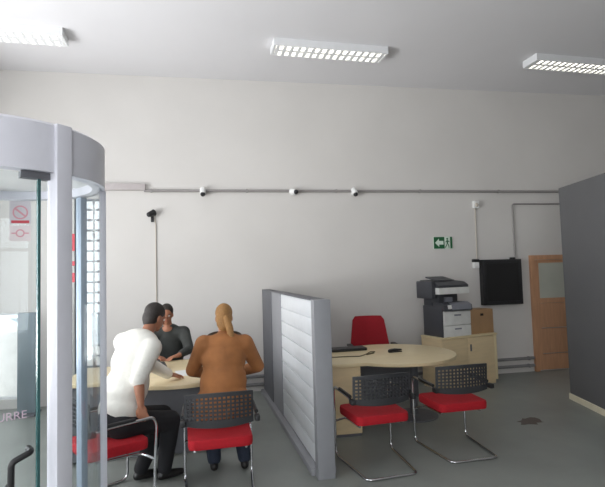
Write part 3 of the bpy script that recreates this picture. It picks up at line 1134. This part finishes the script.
def person(name_label, cfg):
    t = thing('person', name_label, 'person', cfg['base'])
    t.location = cfg['base']
    off = V(cfg['base'])
    lo = lambda p: V(p) - off
    g = {k: lo(v) for k, v in cfg['j'].items()}
    F = frame(cfg['face'])
    FT = frame(cfg['facing'])
    # body: one continuous surface
    q = MB()
    hc = g['head']
    s = cfg.get('hs', 1.0)
    add_head(q, hc, F, s)
    chain(q, [(g['neck'] - V((0, 0, .05)), .062), (g['neck'], .055), (hc + F @ V((0, -.02, -.06)), .052)])
    chain(q, [(g['pelvis'], .115), ((g['pelvis'] + g['chest']) / 2, .10), (g['chest'], .115), (g['neck'] - V((0, 0, .04)), .07)])
    for sd in 'LR':
        sh, el, wr = g['sh' + sd], g['el' + sd], g['wr' + sd]
        chain(q, [(g['chest'] * .35 + g['neck'] * .65 - V((0, 0, .05)), .065), (sh, .055)])
        chain(q, [(sh, .055), (sh * .5 + el * .5, .046), (el, .040), (el * .6 + wr * .4, .041), (wr, .026)])
        add_hand(q, wr, cfg['hd' + sd][0], cfg['hd' + sd][1], cfg['hd' + sd][2], cfg['hd' + sd][3])
        hp, kn, an = g['hip' + sd], g['kn' + sd], g['an' + sd]
        chain(q, [(g['pelvis'], .10), (hp, .085), (hp * .4 + kn * .6, .066), (kn, .054), (kn * .65 + an * .35, .052), (an, .036)])
        fw = V(cfg['foot'])
        chain(q, [(an, .034), (an + V((0, 0, -.045)) - fw * .03, .028), (an + V((0, 0, -.05)) + fw * .13, .022)])
    body = organic(q, 'body', cfg['skin'], t, .0065, 4)
    hq, P = head_details(hc, F, body, cfg['hairm'], s, cfg['hair'])
    organic(hq, 'hair', cfg['hairm'], body, .008, 3)
    # upper garment
    q = MB()
    k = cfg.get('bulk', 1.0)
    pel, ch, nk = g['pelvis'], g['chest'], g['neck']
    FB = frame(cfg['facing'])
    up = (nk - pel).normalized()
    xx = FB @ V((1, 0, 0))
    fy = up.cross(xx).normalized()
    T = Matrix(((xx.x, fy.x, up.x), (xx.y, fy.y, up.y), (xx.z, fy.z, up.z)))
    hem = cfg['hem']
    q.ell(ch + up * .02, (.185 * k, .135 * k, .20), T)
    wa = cfg.get('waist', .172)
    q.ell((pel + ch) / 2 + up * .02, (wa, .145 * k, .24), T)
    if cfg.get('hunch'):
        q.ell(ch + up * cfg['hunch'][3] - fy * .02, cfg['hunch'][:3], T)
    q.ell(pel + up * hem[0], (hem[1], hem[2], hem[3]), T)
    q.ell(ch * .4 + nk * .6 - up * .055, (.15 * k, .10 * k, .09), T)
    chain(q, [(nk - up * .07, .082), (nk - up * .022, .068)])
    for sd in 'LR':
        sh, el, wr = g['sh' + sd], g['el' + sd], g['wr' + sd]
        chain(q, [(ch * .3 + nk * .7 - up * .05, .085), (sh, .078 * k)])
        u = cfg['sleeve'][sd]
        ce = el * (1 - u) + wr * u
        chain(q, [(sh, .078 * k), (sh * .5 + el * .5, .066 * k), (el, .057 * k), (ce, .045 * k)])
    up_o = organic(q, cfg['top'][0], cfg['top'][1], t, .012, 5)
    # trousers and shoes
    q = MB()
    for sd in 'LR':
        hp, kn, an = g['hip' + sd], g['kn' + sd], g['an' + sd]
        chain(q, [(pel, .15), (hp, .118), (hp * .4 + kn * .6, .095), (kn, .082), (kn * .6 + an * .4, .075), (an + V((0, 0, .02)), .062)])
    organic(q, 'trousers', cfg['legs'], t, .012, 4)
    for sd in 'LR':
        q = MB()
        an = g['an' + sd]
        fw = V(cfg['foot'])
        chain(q, [(an + V((0, 0, -.005)), .042), (an + V((0, 0, -.04)) - fw * .035, .036), (an + V((0, 0, -.045)) + fw * .07, .038), (an + V((0, 0, -.052)) + fw * .155, .028)])
        organic(q, 'shoe', M_SHOE, t, .009, 3)
    return t, body, up_o, P, T, g


h = V((.87, .5, 0)).normalized()
man = dict(base=(-.82, 4.2, 0), face=(.72, .62, -.42), facing=(.62, .78, 0), foot=h, skin=M_SKIN, hairm=M_HAIRDK, hair='short', bulk=1.12, hs=1.0, waist=.20, hunch=(.215, .13, .14, .15),
           top=('sweater', M_SWEATER), legs=M_TROUSER, hem=(.09, .195, .16, .16), sleeve=dict(L=.9, R=.12),
           j=dict(pelvis=(-.79, 4.24, .60), chest=(-.68, 4.36, 1.03), neck=(-.575, 4.45, 1.255), head=(-.515, 4.54, 1.385),
                  shL=(-.77, 4.47, 1.19), elL=(-.60, 4.66, .97), wrL=(-.42, 4.82, .82),
                  shR=(-.515, 4.26, 1.16), elR=(-.60, 4.12, .94), wrR=(-.575, 4.055, .745),
                  hipL=(-.80, 4.33, .57), knL=(-.46, 4.56, .53), anL=(-.64, 4.50, .085),
                  hipR=(-.73, 4.17, .57), knR=(-.38, 4.40, .52), anR=(-.44, 4.46, .085)),
           hdL=((.7, .6, -.15), (0, 0, 1), 1, .35), hdR=((.25, -.1, -.95), (-.2, -.95, .1), 1, .6))
person('person in a white sweater and black trousers leaning forward from a red chair', man)

woman = dict(base=(.05, 4.3, 0), face=(.02, .9, -.35), facing=(.03, 1, 0), foot=V((0, 1, 0)), skin=M_SKIN2, hairm=M_HAIRBL, hair='long', bulk=1.06, hs=.97, waist=.205, hunch=(.19, .11, .12, .13),
             top=('coat', M_COAT), legs=M_JEANS, hem=(.02, .26, .18, .22), sleeve=dict(L=.92, R=.92),
             j=dict(pelvis=(.06, 4.30, .60), chest=(.08, 4.42, .99), neck=(.09, 4.50, 1.22), head=(.09, 4.56, 1.355),
                    shL=(-.09, 4.45, 1.14), elL=(-.20, 4.55, .90), wrL=(-.06, 4.75, .82),
                    shR=(.265, 4.45, 1.13), elR=(.39, 4.56, .90), wrR=(.24, 4.76, .82),
                    hipL=(-.04, 4.30, .57), knL=(-.04, 4.66, .53), anL=(-.02, 4.56, .085),
                    hipR=(.16, 4.30, .57), knR=(.20, 4.66, .53), anR=(.25, 4.54, .085)),
             hdL=((.5, .8, -.15), (0, 0, 1), 1, .3), hdR=((-.4, .9, -.15), (0, 0, 1), -1, .3))
wt, wbody, wcoat, P, T, g = person('person in a rust brown coat with golden ponytail seen from behind', woman)
hc = g['head']
q = MB()
chain(q, [(hc + V((.02, -.10, .0)), .034), (hc + V((.045, -.14, -.08)), .034), (hc + V((.06, -.165, -.18)), .028), (hc + V((.07, -.165, -.28)), .014)])
organic(q, 'ponytail', M_HAIRBL, wbody, .008, 3)
q = MB()
nk = g['neck']
pts = [nk + V((.13 * math.cos(a), .085 * math.sin(a) - .01, -.035 + .02 * math.sin(a))) for a in [2 * math.pi * k / 24 for k in range(24)]]
q.tube(pts, .034, 10, 0, True)
tag(organic(q, 'collar', mat('dark_collar', (66, 52, 40), .9, var=.2, scale=40, bump=.4, bscale=120), wcoat, .010, 3), 'dark collar')

clerk = dict(base=(-.52, 6.45, 0), face=(.05, -.95, -.25), facing=(.06, -1, 0), foot=V((0, -1, 0)), skin=M_SKIN, hairm=M_HAIRDK, hair='short', bulk=1.0, hs=1.0,
             top=('jumper', M_HOOD), legs=M_TROUSER, hem=(.03, .175, .14, .14), sleeve=dict(L=.75, R=.75),
             j=dict(pelvis=(-.55, 6.46, .60), chest=(-.55, 6.42, .94), neck=(-.57, 6.34, 1.13), head=(-.575, 6.28, 1.275),
                    shL=(-.375, 6.36, 1.04), elL=(-.30, 6.17, .85), wrL=(-.42, 5.96, .815),
                    shR=(-.735, 6.36, 1.04), elR=(-.83, 6.17, .85), wrR=(-.68, 5.98, .815),
                    hipL=(-.45, 6.42, .57), knL=(-.40, 6.05, .55), anL=(-.40, 6.08, .085),
                    hipR=(-.63, 6.42, .57), knR=(-.70, 6.05, .55), anR=(-.70, 6.08, .085)),
             hdL=((-.8, -.6, -.1), (0, 0, 1), 1, .35), hdR=((.8, -.6, -.1), (0, 0, 1), -1, .35))
person('person in a charcoal jumper seated behind the left desk facing the room', clerk)
